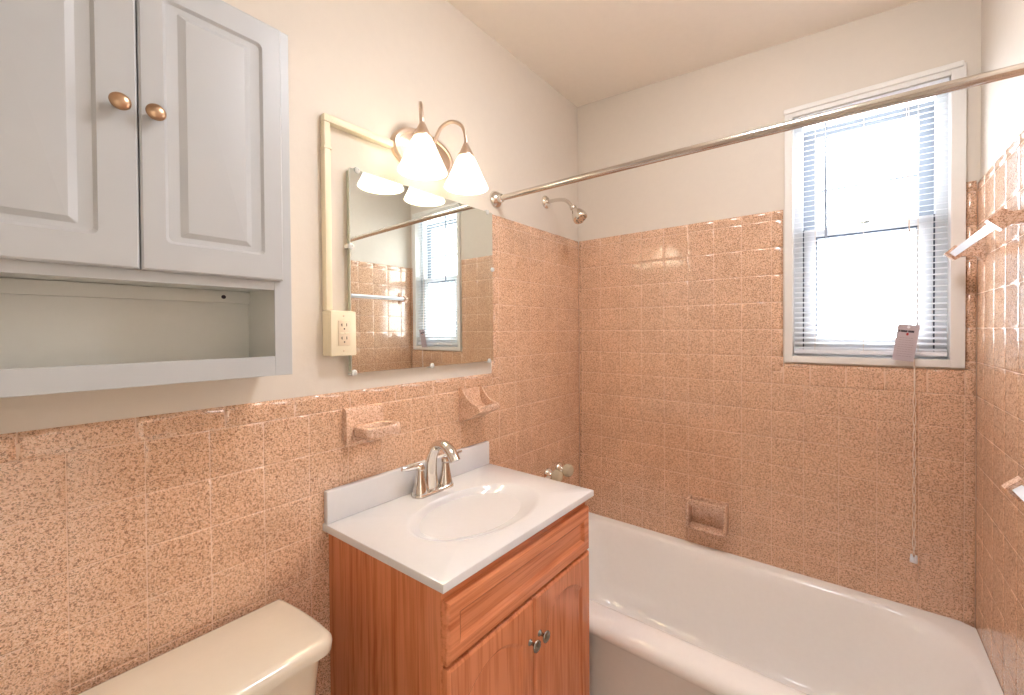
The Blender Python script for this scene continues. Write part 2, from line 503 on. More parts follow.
# ---------------------------------------------------------------- window
bm = bmesh.new()      # painted frame: flat border on the wall and lining of the opening
IX0, IX1, IZ0, IZ1 = .964, 1.401, -.104, .822
for (a, b, c, d) in ((.937, IX0, -.129, .850), (IX1, 1.436, -.129, .850), (IX0, IX1, -.129, IZ0), (IX0, IX1, IZ1, .850)):
    box(bm, a, b, -.006, P0, c, d, .0015)
for (a, b, c, d) in ((OX0, IX0, OZ0, OZ1), (IX1, OX1, OZ0, OZ1), (IX0, IX1, OZ0, IZ0), (IX0, IX1, IZ1, OZ1)):
    box(bm, a, b, P0, P0+WT, c, d)
box(bm, .934, 1.43, -.012, -.002, .838, .858, .004)     # lumpy paint ridge over the head
window = obj('window_1', bm, M_frame, kind='structure')
def sash(name, x0, x1, z0, z1, y0, y1, st, rail_b, rail_t, mm):
    bm = bmesh.new()
    box(bm, x0, x0+st, y0, y1, z0, z1, .002); box(bm, x1-st, x1, y0, y1, z0, z1, .002)
    box(bm, x0+st, x1-st, y0, y1, z0, z0+rail_b, .002); box(bm, x0+st, x1-st, y0, y1, z1-rail_t, z1, .002)
    s = obj(name, bm, mm, window)
    ym = (y0+y1)/2
    obj('pane', B(x0+st-.002, x1-st+.002, ym-.002, ym+.002, z0+rail_b-.002, z1-rail_t+.002), M_glass, s)
    return s
low_s = sash('lower_sash', .998, 1.366, -.09, .388, .045, .080, .040, .055, .034, M_sashw)
bm = bmesh.new()
gx0, gx1, gz0, gz1, q = 1.036, 1.328, -.037, .356, .005
for r4 in ((gx0, gx0+q, gz0, gz1), (gx1-q, gx1, gz0, gz1), (gx0+q, gx1-q, gz1-q-.002, gz1), (gx0+q, gx1-q, gz0, gz0+q)): box(bm, r4[0], r4[1], .0445, .047, r4[2], r4[3])
obj('gasket', bm, M_gasket, low_s, label='dark seal around the lower pane')
bm = bmesh.new(); box(bm, .9935, .9975, .046, .06, -.09, .388); box(bm, 1.3665, 1.3705, .046, .06, -.09, .388)
obj('weather_strip', bm, M_gasket, window)
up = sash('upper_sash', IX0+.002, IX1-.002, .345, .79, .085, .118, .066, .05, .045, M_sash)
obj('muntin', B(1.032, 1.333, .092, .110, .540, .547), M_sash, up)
bm = bmesh.new(); box(bm, IX0, .993, .045, .08, IZ0, IZ1); box(bm, 1.371, IX1, .045, .08, IZ0, IZ1); box(bm, .993, 1.371, .045, .082, IZ0, -.091)
obj('jamb_liner', bm, M_sashw, window)
obj('sash_lock', B(1.17, 1.20, .05, .078, .3885, .398, .003), M_nickelv, window)

# blind
bl = thing('window_blind', 'white mini blind with open level slats, hung inside the window frame', 'window blind', (1.18, .02, .80))
BX0, BX1 = .967, 1.398
obj('headrail', B(BX0, BX1, .004, .034, .796, .821, .002), M_blind, bl)
bm = bmesh.new()
pitch = .0195; z = .786; ns = 0
while z > -.072:
    # slat cross section: shallow arc, room edge tipped slightly down
    tl_ = math.radians(14); n = 5; hw = .0125
    ring0, ring1 = [], []
    for k in range(n):
        s = -1+2*k/(n-1)
        yy = .020+hw*s*math.cos(tl_); zz = z+hw*s*math.sin(tl_)+.0018*(1-s*s)
        ring0.append((yy, zz))
    top = [bm.verts.new((BX0+.002, a, b)) for a, b in ring0]; top2 = [bm.verts.new((BX1-.002, a, b)) for a, b in ring0]
    bot = [bm.verts.new((BX0+.002, a, b-.0005)) for a, b in ring0]; bot2 = [bm.verts.new((BX1-.002, a, b-.0005)) for a, b in ring0]
    for k in range(n-1):
        bm.faces.new((top[k], top[k+1], top2[k+1], top2[k])); bm.faces.new((bot[k], bot2[k], bot2[k+1], bot[k+1]))
    bm.faces.new((top[0], top2[0], bot2[0], bot[0])); bm.faces.new((top[-1], bot[-1], bot2[-1], top2[-1]))
    z -= pitch; ns += 1
obj('slats', bm, M_slat, bl, smooth=40)
obj('bottom_rail', B(BX0+.001, BX1-.001, .008, .033, -.094, -.078, .003), M_blind, bl)
for xx in (1.035, 1.18, 1.325):
    bm = bmesh.new()
    for yy in (.0065, .0335): tube(bm, [(xx, yy, .797), (xx, yy, .3), (xx, yy, -.08)], .0006, 5, subdiv=1)
    obj('ladder_cord', bm, M_cord, bl)
    obj('cord_button', B(xx-.007, xx+.007, .002, .0079, -.092, -.080, .001), M_blind, bl)
bm = bmesh.new(); tube(bm, [(1.068, -.008, .790), (1.069, -.009, .55), (1.070, -.010, .335)], .0044, 6, subdiv=2)
wand = obj('tilt_wand', bm, M_wand, bl)
bm = bmesh.new(); tube(bm, [(1.068, .004, .802), (1.068, -.006, .802), (1.068, -.008, .788)], .002, 6, subdiv=2)
obj('wand_hook', bm, M_blind, wand)
# pull cord: two twisting strands down to the tassels
bm = bmesh.new()
for sgn in (-1, 1):
    pts = [(1.296+sgn*.003, .002, .785), (1.298+sgn*.002, -.010, .5), (1.302, -.012+sgn*.001, .2), (1.306, -.014, .0), (1.3135+sgn*.0008, -.016, -.12)]
    zz = -.16; k = 0
    while zz > -.765:
        amp = (.001, .0035)[k % 2] if zz < -.2 else .001
        pts.append((1.3145+sgn*amp*(1 if (k//2) % 2 == 0 else -1), -.016, zz)); zz -= .03; k += 1
    pts.append((1.3145+sgn*.004, -.016, -.772))
    tube(bm, pts, .0011, 6, subdiv=3)
pc = obj('pull_cord', bm, M_cord, bl)
for sgn in (-1, 1):
    bm = bmesh.new(); lathe(bm, [(.0025, 0), (.0035, -.004), (.0075, -.024), (.0072, -.026), (.003, -.026)], (1.3145+sgn*.0062, -.016-.001*sgn, -.768), (sgn*.12, 0, 1), 12)
    obj('tassel', bm, M_blind, pc, smooth=40)

# warning tag
tg = thing('warning_tag', 'small grey paper tag with black heading hung on the blind cord', 'tag', (1.296, -.03, .012))
cx, cy, cz = 1.291, -.030, -.05
u = Vector((.993, 0, -.115)).normalized(); v = Vector((.125, -.10, 1)).normalized()
nrm = u.cross(v).normalized()
def tp(a, b, d=0): return Vector((cx, cy, cz))+u*a+v*b-nrm*d*-1
def tagbox(bm, a0, a1, b0, b1, d0, d1):
    A = [bm.verts.new(tp(a, b, d0)) for a, b in ((a0, b0), (a1, b0), (a1, b1), (a0, b1))]
    Bq = [bm.verts.new(tp(a, b, d1)) for a, b in ((a0, b0), (a1, b0), (a1, b1), (a0, b1))]
    for k in range(4): bm.faces.new((A[k], A[(k+1) % 4], Bq[(k+1) % 4], Bq[k]))
    bm.faces.new(A); bm.faces.new(Bq)
bm = bmesh.new(); tagbox(bm, -.0275, .0275, -.060, .064, 0, .0007)
obj('card', bm, M_tag, tg)
d0, d1 = .0008, .0010
front = 1 if tp(0, 0, 1).y < tp(0, 0, 0).y else -1
def print_part(name, rects, m):
    bm = bmesh.new()
    for r in rects: tagbox(bm, *r, *( (.0007, .0010) if front == 1 else (-.0003, 0) ))
    return obj(name, bm, m, tg)
r = []
random.seed(3)
a = -.023
for wd in (1, 6, 5):
    for k in range(wd):
        w = random.uniform(.0022, .0030); r.append((a, a+w, .0375, .0445)); a += w+.0004
    a += .0018
print_part('heading_print', r, M_ink)
print_part('red_mark', [(-.003, .003, .0285, .0345), (-.0018, .0018, .027, .036)], M_red)
r = []
for k in range(9):
    b = .018-k*.0078; a = -.019
    while a < .017:
        w = random.uniform(.003, .008); r.append((a, min(a+w, .019), b, b+.0011)); a += w+.0015
print_part('small_print', r, mat('grey_print', (160, 142, 148), .7))
bm = bmesh.new(); lathe(bm, [(.0042, 0), (.0042, .0006)], tp(0, .055, .0008 if front == 1 else -.0008), nrm*front, 16)
obj('punch_hole_ring', bm, M_blind, tg)

# ---------------------------------------------------------------- wall cabinet over the toilet
cb = thing('wall_cabinet', 'white two-door wall cabinet with open shelf below, above the toilet', 'cabinet', (0, -1.77, -.092))
CY0, CY1, CXF = -2.030, -1.509, .148
bm = bmesh.new()
th = .016
box(bm, -.007, CXF, CY1-.034, CY1, -.092, .66, .0012)     # sides
box(bm, -.007, CXF, CY0, CY0+th, -.092, .66, .0012)
box(bm, -.007, CXF, CY0+th, CY1-th, .644, .66)          # top
box(bm, -.007, CXF, CY0+th, CY1-th, .098, .114)         # bottom of closed part
box(bm, -.007, CXF, CY0+th, CY1-th, -.092, -.076)       # lowest shelf
box(bm, -.007, .0, CY0+th, CY1-th, -.076, .098)         # back panel, lower
box(bm, -.007, .0, CY0+th, CY1-th, .114, .644)
obj('carcass', bm, M_cabin, cb)
bm = bmesh.new()                                        # face frame
FR = .022
box(bm, CXF, CXF+.004, CY1-.035, CY1, -.092, .66, .001); box(bm, CXF, CXF+.004, CY0, CY0+.030, -.092, .66, .001)
box(bm, CXF, CXF+.004, CY0+.030, CY1-.035, -.092, -.050, .001)
box(bm, CXF, CXF+.004, CY0+.030, CY1-.035, .093, .120, .001)
obj('face_frame', bm, M_cab, cb)
bm = B(.0005, .013, CY0+th+.001, CY1-th-.001, .070, .097, .001)
hr = obj('hanging_rail', bm, M_cabin, cb)
bm = bmesh.new(); lathe(bm, [(.0045, 0), (.0045, .0008)], (.0131, -1.596, .083), (1, 0, 0), 12)
obj('screw_hole', bm, M_screw, hr)

def panel_door(name, y0, y1, z0, z1, x0, th, rings, m, parent, rnd, arch=0):
    """slab door facing +x with routed rings: (inset, depth, corner radius)."""
    bm = bmesh.new(); R = []
    R.append([(x0, a, b) for a, b in rrect(y0, y1, z0, z1, .0008, 4)])
    for i, (ins, dep, cr) in enumerate(rings):
        o = rrect(y0+ins[0], y1-ins[0]-(arch if i >= 2 else 0), z0+ins[1], z1-ins[1], max(cr, .0005), 4)
        R.append([(x0+th-dep, a, b) for a, b in o])
    loft(bm, R)
    return obj(name, bm, m, parent, smooth=13)

XD = CXF+.0045; DT = .0155
rg = [((0, 0), .003, .001), ((.003, .003), 0, .001), ((.033, .050), 0, .010), ((.0380, .0550), .0050, .009), ((.050, .060), .0062, .006),
      ((.055, .065), .0062, .003), ((.066, .074), .0002, .001), ((.068, .076), 0, .001)]
mid = -1.7615
for (a, b, ky) in ((mid+.0012, -1.531, -1.740), (-2.006, mid-.0012, -1.785)):
    d = panel_door('door', a, b, .113, .652, XD, DT, rg, M_cab, cb, 0, arch=(.017 if a < -1.9 else .003))
    bm = bmesh.new()
    lathe(bm, [(.006, 0), (.0055, .004), (.0045, .010), (.0055, .013), (.0125, .017), (.0142, .0205), (.0134, .0235), (.0095, .026), (.004, .0272), (0, .0273)],
          (XD+DT-.0005, ky-.002, .384), (1, 0, 0), 28)
    obj('knob', bm, M_brass, d, smooth=50, label='round satin bronze knob')

# ---------------------------------------------------------------- mirror
MX = .016; MY0, MY1, MZ0, MZ1 = -1.292, -.694, -.117, .468
mr = thing('wall_mirror', 'square frameless mirror held by clear clips above the sink', 'mirror', (-.008, -.99, MZ0))
obj('backing', B(-.0075, MX-.0055, MY0+.004, MY1-.004, MZ0+.004, MZ1-.004), M_medge, mr)
obj('mirror_glass', B(MX-.005, MX, MY0, MY1, MZ0, MZ1, .0008, 1), M_mirror, mr)
def clip(y, z, dy, dz):
    bm = bmesh.new()     # little rounded clear clip: foot on the wall, lip over the glass edge
    yy, zz = y+dy*.0075, z+dz*.0075
    box(bm, -.0075, MX+.0035, yy-(.0025 if dy else .006), yy+(.0025 if dy else .006), zz-(.0025 if dz else .006), zz+(.0025 if dz else .006), .001)
    lathe(bm, [(.0085, .0002), (.0085, .002), (.006, .0045), (.0035, .005), (.003, .0035), (0, .0035)], (MX, y+dy*.002, z+dz*.002), (1, 0, 0), 16)
    obj('clip', bm, M_clip, mr, smooth=40)
clip(-1.268, MZ1-.004, 0, 1); clip(MY0+.004, .245, -1, 0); clip(-1.284, MZ0+.004, 0, -1)
clip(-1.003, MZ0+.004, 0, -1); clip(-.718, MZ0+.004, 0, -1); clip(-.722, MZ1-.004, 0, 1); clip(MY1-.004, .245, 1, 0)

# ---------------------------------------------------------------- surface raceway and outlet
bm = bmesh.new()
box(bm, -.0075, .016, -1.362, -1.344, .0615, .5735, .003)
box(bm, -.0075, .016, -1.362, -1.145, .574, .595, .003)
rc = tag(obj('cable_raceway', bm, M_cream, loc=(-.008, -1.35, .06), smooth=40), 'cream surface wiring channel running up from the outlet to the lamp', 'cable channel')
bm = B(-.0075, .0175, -1.3635, -1.3425, .5, .506, .001)
obj('joint_cover', bm, M_cream, rc)
ot = thing('wall_outlet', 'cream duplex outlet in a surface box beside the mirror', 'outlet', (-.008, -1.326, -.062))
obj('box', B(-.0075, .034, -1.3635, -1.293, -.064, .0605, .004), M_cream, ot, smooth=40)
obj('cover_plate', B(.0343, .041, -1.3635, -1.2905, -.064, .0585, .003), M_cream, ot, smooth=40)
bm = bmesh.new(); box(bm, .041, .0435, -1.344, -1.310, -.036, .033, .0015)
rp = obj('receptacle', bm, M_recp, ot, smooth=40)
bm = bmesh.new()
for zc in (.016, -.020):
    box(bm, .0430, .0438, -1.3350, -1.3330, zc+.001, zc+.009); box(bm, .0430, .0438, -1.3370, -1.3330, zc+.004, zc+.006)
    box(bm, .0430, .0438, -1.3215, -1.3195, zc+.001, zc+.009)
    lathe(bm, [(.0022, 0), (.0022, .0008)], (.0430, -1.3272, zc-.006), (1, 0, 0), 10)
obj('slots', bm, M_slot, rp)
bm = bmesh.new(); box(bm, .0436, .0448, -1.3400, -1.3285, -.0045, .0005, .0006); box(bm, .0436, .0448, -1.3260, -1.3145, -.0045, .0005, .0006)
obj('test_buttons', bm, M_cream, rp)
for zc in (.046, -.050):
    bm = bmesh.new(); lathe(bm, [(.0028, 0), (.0024, .001), (0, .0012)], (.041, -1.327, zc), (1, 0, 0), 12)
    obj('screw', bm, M_recp, ot)

# ---------------------------------------------------------------- vanity light
LZ = .598; LY = -1.014
lt = thing('vanity_light', 'two-shade brushed nickel wall lamp above the mirror', 'wall lamp', (-.008, LY, LZ))
def oval(ry, rz, x, n=48): return [(x, LY+ry*math.cos(2*PI*k/n), LZ+rz*math.sin(2*PI*k/n)) for k in range(n)]
bm = bmesh.new()
loft(bm, [oval(.128, .077, -.0078), oval(.128, .077, .004), oval(.122, .071, .012), oval(.112, .061, .014), oval(.108, .057, .011), oval(.100, .050, .013), oval(.085, .038, .020), oval(.05, .02, .024)])
obj('backplate', bm, M_nickel, lt, smooth=35)
for (sy, ay) in ((-1.120, -1.040), (-.940, -.995)):
    sx = .124; ztop = .595
    bm = bmesh.new()
    tube(bm, [(.018, ay, .602), (.026, ay+(sy-ay)*.08, .640), (.046, ay+(sy-ay)*.28, .688), (.078, ay+(sy-ay)*.62, .706), (.110, ay+(sy-ay)*.92, .688), (sx, sy, .646), (sx, sy, .618)],
         [.0068, .0060, .0060, .0060, .0060, .0062, .0066], 12)
    arm = obj('arm', bm, M_nickel, lt, smooth=60)
    bm = bmesh.new()
    lathe(bm, [(.0066, .034), (.0085, .030), (.016, .014), (.0235, -.001), (.0265, -.006), (.0268, -.011), (.024, -.013), (.018, -.013)], (sx, sy, ztop), (0, 0, 1), 32)
    obj('shade_holder', bm, M_nickel, lt, smooth=50)
    bm = bmesh.new()
    prof = [(.022, .584), (.027, .581), (.034, .568), (.049, .534), (.063, .502), (.0718, .484), (.0732, .4795), (.0714, .479),
            (.069, .484), (.060, .502), (.046, .534), (.031, .566), (.025, .577), (.021, .579), (.022, .584)]
    lathe(bm, [(r, z_-ztop) for r, z_ in prof], (sx, sy, ztop), (0, 0, 1), 48, capped=False)
    bmesh.ops.remove_doubles(bm, verts=bm.verts, dist=1e-5)
    sh = obj('lamp_shade', bm, M_shade, lt, smooth=60, label='white frosted glass cone shade')
    bm = bmesh.new()
    lathe(bm, [(.011, .566+.006-ztop), (.012, .552+.006-ztop), (.019, -.048), (.024, -.062), (.0225, -.076), (.014, -.086), (0, -.089)], (sx, sy, ztop), (0, 0, 1), 24)
    obj('bulb', bm, M_bulb, sh, smooth=60)

# ---------------------------------------------------------------- ceramic cup holder and soap dish on the left wall
ch = thing('cup_holder', 'pink speckled ceramic tumbler holder shelf on the wall, nearer the outlet', 'cup holder', (0, -1.24, -.30))
bm = bmesh.new()
prism(bm, [(0, -.217), (.008, -.214), (.018, -.218), (.022, -.227), (.022, -.312), (.016, -.318), (0, -.318)],
      lambda a, b: Vector((a, -1.312, b)), lambda a, b: Vector((a, -1.196, b)))
soften(bm, .003, 2, 40)
obj('wall_plate', bm, M_ceramic, ch, smooth=40)
bm = bmesh.new()          # shelf with a round hole
zt, zb = -.266, -.294
outer, inner = [], []
n = 48
for k in range(n):
    a = 2*PI*k/n; ca, sa = math.cos(a), math.sin(a)
    # superellipse-ish tray outline
    q = (abs(ca)**5+abs(sa)**5)**(-1/5)
    ox, oy = .058+.042*q*ca, -1.238+.058*q*sa
    outer.append((max(ox, .0215), oy)); inner.append((.060+.0265*ca, -1.236+.036*sa))
def sc(pts, s, cx_, cy_): return [(cx_+(p[0]-cx_)*s, cy_+(p[1]-cy_)*s) for p in pts]
loft(bm, [[(p[0], p[1], zb) for p in inner], [(p[0], p[1], zt-.003) for p in inner], [(p[0], p[1], zt) for p in sc(inner, 1.1, .060, -1.236)],
          [(p[0], p[1], zt) for p in sc(outer, .95, .058, -1.238)], [(p[0], p[1], zt-.003) for p in outer], [(p[0], p[1], zb+.003) for p in outer],
          [(p[0], p[1], zb) for p in sc(outer, .95, .058, -1.238)], [(p[0], p[1], zb) for p in inner]], False, False)
bmesh.ops.remove_doubles(bm, verts=bm.verts, dist=1e-6)
obj('shelf_ring', bm, M_ceramic, ch, smooth=50)

sd = thing('soap_dish', 'pink speckled scooped soap dish on the wall under the mirror, right of the tumbler holder', 'soap dish', (0, -.81, -.32))
bm = bmesh.new()
SY0, SY1 = -.866, -.752
def sprof(t):      # top line of the cheeks, x -> z
    P_ = [(0, -.208), (.012, -.210), (.024, -.228), (.042, -.248), (.066, -.262), (.092, -.268), (.100, -.276)]
    for (xa, za), (xb, zb_) in zip(P_, P_[1:]):
        if t <= xb: return za+(zb_-za)*(t-xa)/(xb-xa)
    return P_[-1][1]
under = [(.100, -.276), (.098, -.290), (.070, -.302), (.035, -.318), (.012, -.330), (0, -.332)]
top = [(0, -.208), (.012, -.210), (.024, -.228), (.042, -.248), (.066, -.262), (.092, -.268)]
for (ya, yb) in ((SY0, SY0+.012), (SY1-.012, SY1)):
    prism(bm, top+under, lambda a, b: Vector((a, ya, b)), lambda a, b: Vector((a, yb, b)))
scoop = [(0, -.212), (.006, -.216), (.010, -.250), (.022, -.274), (.045, -.283), (.068, -.281), (.084, -.270), (.092, -.268)]
prism(bm, scoop+under, lambda a, b: Vector((a, SY0+.012, b)), lambda a, b: Vector((a, SY1-.012, b)))
bmesh.ops.remove_doubles(bm, verts=bm.verts, dist=1e-5)
soften(bm, .002, 2, 45)
obj('dish_body', bm, M_ceramic, sd, smooth=45)

# ---------------------------------------------------------------- soap holder over the tub (back wall)
nb = thing('tub_soap_holder', 'pink speckled ceramic soap holder with grab bar on the back wall above the tub', 'soap holder', (.65, 0, -.87))
bm = bmesh.new()
X0, X1, ZT, ZB = .570, .733, -.740, -.868
box(bm, X0, X1, -.004, 0, ZB, ZT)
for a, b in ((X0, X0+.012), (X1-.012, X1)): box(bm, a, b, -.062, -.004, ZB, ZT, .003)
box(bm, X0+.011, X1-.011, -.062, -.004, ZB, ZB+.013, .003)
box(bm, X0+.011, X1-.011, -.062, -.046, ZT-.028, ZT, .006)
box(bm, X0+.011, X1-.011, -.008, -.004, ZT-.022, ZT, .001)
obj('soap_holder_body', bm, M_ceramic, nb, smooth=40)

# ---------------------------------------------------------------- vanity cabinet
VY0, VY1, VX, VZ = -1.345, -.7375, .450, -.5425
SKEW = True      # the vanity stands a little out of square with the wall
vc = thing('vanity_cabinet', 'oak vanity cabinet with a false drawer front and two doors under the sink top', 'cabinet', (.23, -1.05, -1.35))
bm = bmesh.new(); t_ = .016
box(bm, .002, VX, VY0, VY0+t_, -1.35, VZ); box(bm, .002, VX, VY1-t_, VY1, -1.35, VZ)
box(bm, .002, VX, VY0+t_, VY1-t_, -1.27, -1.255); box(bm, .002, .008, VY0+t_, VY1-t_, -1.255, VZ)
box(bm, VX-.06, VX-.045, VY0+t_, VY1-t_, -1.35, -1.27)
obj('carcass', bm, M_oakz, vc)
bm = bmesh.new()
for a, b in ((VY0, VY0+.04), (VY1-.04, VY1)): box(bm, VX, VX+.004, a, b, -1.26, VZ)
box(bm, VX, VX+.004, VY0+.04, VY1-.04, VZ-.034, VZ); box(bm, VX, VX+.004, VY0+.04, VY1-.04, -.74, -.695); box(bm, VX, VX+.004, VY0+.04, VY1-.04, -1.26, -1.23)
obj('face_frame', bm, M_oaky, vc)

def arched_door(name, y0, y1, z0, z1, x0, th, rings, m, parent, arch):
    """rings: (inset, depth, follows_arch).  Outlines have matching point counts so they loft."""
    bm = bmesh.new(); N = 14; R = []
    def outline(ins, x, ar):
        ya, yb, za, zb_ = y0+ins, y1-ins, z0+ins, z1-ins
        pts = [(x, ya, za), (x, yb, za)]
        for k in range(N+1):
            t = k/N; y = yb+(ya-yb)*t
            s = 2*t-1
            drop = ar*s*s
            pts.append((x, y, zb_-drop))
        return pts
    R.append(outline(0, x0, 0))
    for ins, dep, f in rings: R.append(outline(ins, x0+th-dep, arch*f))
    loft(bm, R)
    return obj(name, bm, m, parent, smooth=11)
XV = VX+.0045
RV = [(0, .006, 0), (.0015, .0035, 0), (.007, 0, 0), (.050, 0, 1), (.053, .0020, 1), (.060, .0068, 1), (.078, .0068, 1)]
RD = [(0, .006, 0), (.0015, .0035, 0), (.007, 0, 0), (.034, 0, 0), (.036, .0015, 0), (.045, .0085, 0), (.05, .0085, 0)]
arched_door('drawer_front', VY0+.001, VY1-.001, -.7080, -.5700, XV, .018, RD, M_oaky, vc, 0)
for a, b, ky in ((VY0+.001, -1.0425, -1.061), (-1.0395, VY1-.001, -1.018)):
    d = arched_door('door', a, b, -1.245, -.7150, XV, .018, RV, M_oakz, vc, .045)
    bm = bmesh.new()
    lathe(bm, [(.0085, 0), (.008, .002), (.0045, .005), (.004, .012), (.006, .016), (.0135, .020), (.0155, .023), (.0145, .0255), (.009, .028), (0, .029)],
          (XV+.0175, ky, -.822), (1, 0, 0), 24)
    obj('knob', bm, M_nickelv, d, smooth=50, label='round nickel knob')

# sink top
st = thing('sink', 'white cultured marble sink top with oval basin and backsplash on the oak vanity', 'sink', (.24, -1.04, -.542))
CX1 = .477; CYa, CYb = -1.360, -.719; CZ = -.5205; CT = .0215
bcx, bcy, brx, bry = .270, -1.043, .148, .214
bm = bmesh.new(); n = 96
def rect_ring(x0, x1, y0, y1, z, c=(bcx, bcy)):
    pts = []
    for k in range(n):
        a = 2*PI*k/n; dx, dy = math.cos(a), math.sin(a)*1.3
        tx = ((x1-c[0]) if dx > 0 else (c[0]-x0))/max(abs(dx), 1e-9); ty = ((y1-c[1]) if dy > 0 else (c[1]-y0))/max(abs(dy), 1e-9)
        t = min(tx, ty); pts.append([c[0]+dx*t, c[1]+dy*t, z])
    for cx_, cy_ in ((x0, y0), (x0, y1), (x1, y0), (x1, y1)):     # snap nearest sample to the corner
        k = min(range(n), key=lambda i: (pts[i][0]-cx_)**2+(pts[i][1]-cy_)**2); pts[k] = [cx_, cy_, z]
    return [tuple(p) for p in pts]
def ell(rx, ry, z, ox=0): return [(bcx+ox+rx*math.cos(2*PI*k/n), bcy+ry*math.sin(2*PI*k/n), z) for k in range(n)]
rings = [ell(.1, .15, CZ-CT-.0), rect_ring(0, CX1-.002, CYa+.002, CYb-.002, CZ-CT), rect_ring(0, CX1, CYa, CYb, CZ-CT+.002), rect_ring(0, CX1, CYa, CYb, CZ-.004),
         rect_ring(0, CX1-.0012, CYa+.0012, CYb-.0012, CZ-.0012), rect_ring(0, CX1-.004, CYa+.004, CYb-.004, CZ),
         ell(brx+.010, bry+.012, CZ), ell(brx+.002, bry+.003, CZ-.0010), ell(brx-.005, bry-.006, CZ-.0055, -.003), ell(brx-.014, bry-.020, CZ-.0120, -.010), ell(brx-.026, bry-.040, CZ-.020, -.020), ell(brx-.045, bry-.066, CZ-.032, -.033),
         ell(brx-.068, bry-.098, CZ-.044, -.048), ell(brx-.092, bry-.135, CZ-.052, -.060), ell(.036, .042, CZ-.056, -.066), ell(.022, .022, CZ-.057, -.067)]
loft(bm, rings[1:], True, True)
obj('counter', bm, M_marble, st, smooth=35)
bm = B(0.0005, .0195, CYa+.003, CYb-.006, CZ+.0003, -.432, .0025, 3)
obj('backsplash', bm, M_marble, st, smooth=40)
bm = bmesh.new(); lathe(bm, [(.021, 0), (.021, .003), (.017, .004), (.014, .001), (.013, .001), (.012, .006), (0, .007)], (bcx-.067, bcy, CZ-.0568), (0, 0, 1), 24)
obj('drain', bm, M_chrome, st, smooth=40)

# faucet
fa = thing('sink_faucet', 'chrome two-handle arched faucet on the back of the white sink top', 'faucet', (.062, -1.035, CZ))
FZ = CZ+.0003; FXc = .062; FYc = -1.035
bm = bmesh.new()
def base_ring(rx, ry, z, rr): return [(a, b, z) for a, b in rrect(FXc-rx, FXc+rx, FYc-ry, FYc+ry, rr, 8)]
loft(bm, [base_ring(.026, .078, FZ, .025), base_ring(.026, .078, FZ+.006, .025), base_ring(.024, .076, FZ+.010, .023), base_ring(.018, .070, FZ+.012, .017)])
obj('base_plate', bm, M_chrome, fa, smooth=40)
for sg in (-1, 1):
    hy = FYc+sg*.051
    bm = bmesh.new()
    lathe(bm, [(.025, .004), (.0245, .012), (.022, .022), (.0175, .045), (.0135, .070), (.0125, .082), (.0140, .084), (.0142, .090), (.012, .096), (.006, .099), (0, .0995)], (FXc, hy, FZ), (0, 0, 1), 20)
    hd = obj('handle', bm, M_chrome, fa, smooth=28)
    bm = bmesh.new()
    tube(bm, [(FXc, hy-sg*.004, FZ+.094), (FXc, hy+sg*.020, FZ+.098), (FXc+.002, hy+sg*.045, FZ+.100), (FXc+.004, hy+sg*.070, FZ+.104)], [.009, .0085, .0075, .0055], 14, flat=(.5, 1.15))
    obj('lever', bm, M_chrome, hd, smooth=60)
bm = bmesh.new()
tube(bm, [(.052, FYc, FZ+.008), (.050, FYc, FZ+.060), (.056, FYc, FZ+.110), (.082, FYc, FZ+.152), (.116, FYc, FZ+.160), (.146, FYc, FZ+.143), (.166, FYc, FZ+.116)],
     [.024, .0195, .0180, .0175, .0170, .0165, .0170], 20, flat=(.82, 1.12))
sp = obj('spout', bm, M_chrome, fa, smooth=60)
bm = bmesh.new(); lathe(bm, [(.0022, 0), (.0022, .045), (.005, .047), (.0055, .052), (.003, .057), (0, .057)], (.030, FYc, FZ+.03), (0, 0, 1), 14)
obj('lift_rod', bm, M_chrome, fa, smooth=50)

SKEW = False
# ---------------------------------------------------------------- toilet
to = thing('toilet', 'cream porcelain toilet whose tank lid shows under the wall cabinet', 'toilet', (.3, -1.715, -1.35))
TY = -1.715
def dshape(x0, x1, hw, r, bow, z, n=10):
    """tank plan: straight back, bowed sides and rounded front corners."""
    pts = []
    # start back right (high y), go along right side to the front, left side, back
    m = 12
    side = []
    for k in range(m+1):
        t = k/m; x = x0+(x1-r-x0)*t
        side.append((x, hw-bow*(1-math.sin(PI/2*min(1, t*1.15+.0)))))
    fr = []
    for k in range(1, n+1):
        a = PI/2*k/n
        fr.append((x1-r+r*math.sin(a), hw-r+r*math.cos(a)))
    half = side+fr
    for x, y in half: pts.append((x, TY+y, z))
    for x, y in reversed(half): pts.append((x, TY-y, z))
    return pts
bm = bmesh.new()
loft(bm, [dshape(.05, .185, .195, .04, .01, -1.02), dshape(.040, .205, .218, .04, .012, -.98), dshape(.036, .236, .228, .03, .02, -.71), dshape(.036, .237, .229, .03, .02, -.6895)])
obj('tank', bm, M_toilet, to, smooth=40)
bm = bmesh.new()
lz = -.690
loft(bm, [dshape(.028, .250, .236, .030, .016, lz+.0008), dshape(.023, .262, .243, .032, .018, lz+.006), dshape(.022, .264, .244, .032, .018, lz+.022),
          dshape(.023, .262, .2425, .031, .018, lz+.030), dshape(.027, .256, .2385, .030, .017, lz+.0355), dshape(.035, .244, .231, .028, .016, lz+.038), dshape(.10, .19, .17, .02, .02, lz+.0385)])
obj('tank_lid', bm, M_toilet, to, smooth=50)
bm = bmesh.new(); tube(bm, [(.226, TY+.17, -.79), (.252, TY+.17, -.79), (.260, TY+.14, -.793), (.260, TY+.10, -.796)], [.007, .006, .006, .005], 10)
obj('flush_lever', bm, M_chrome, to, smooth=50)
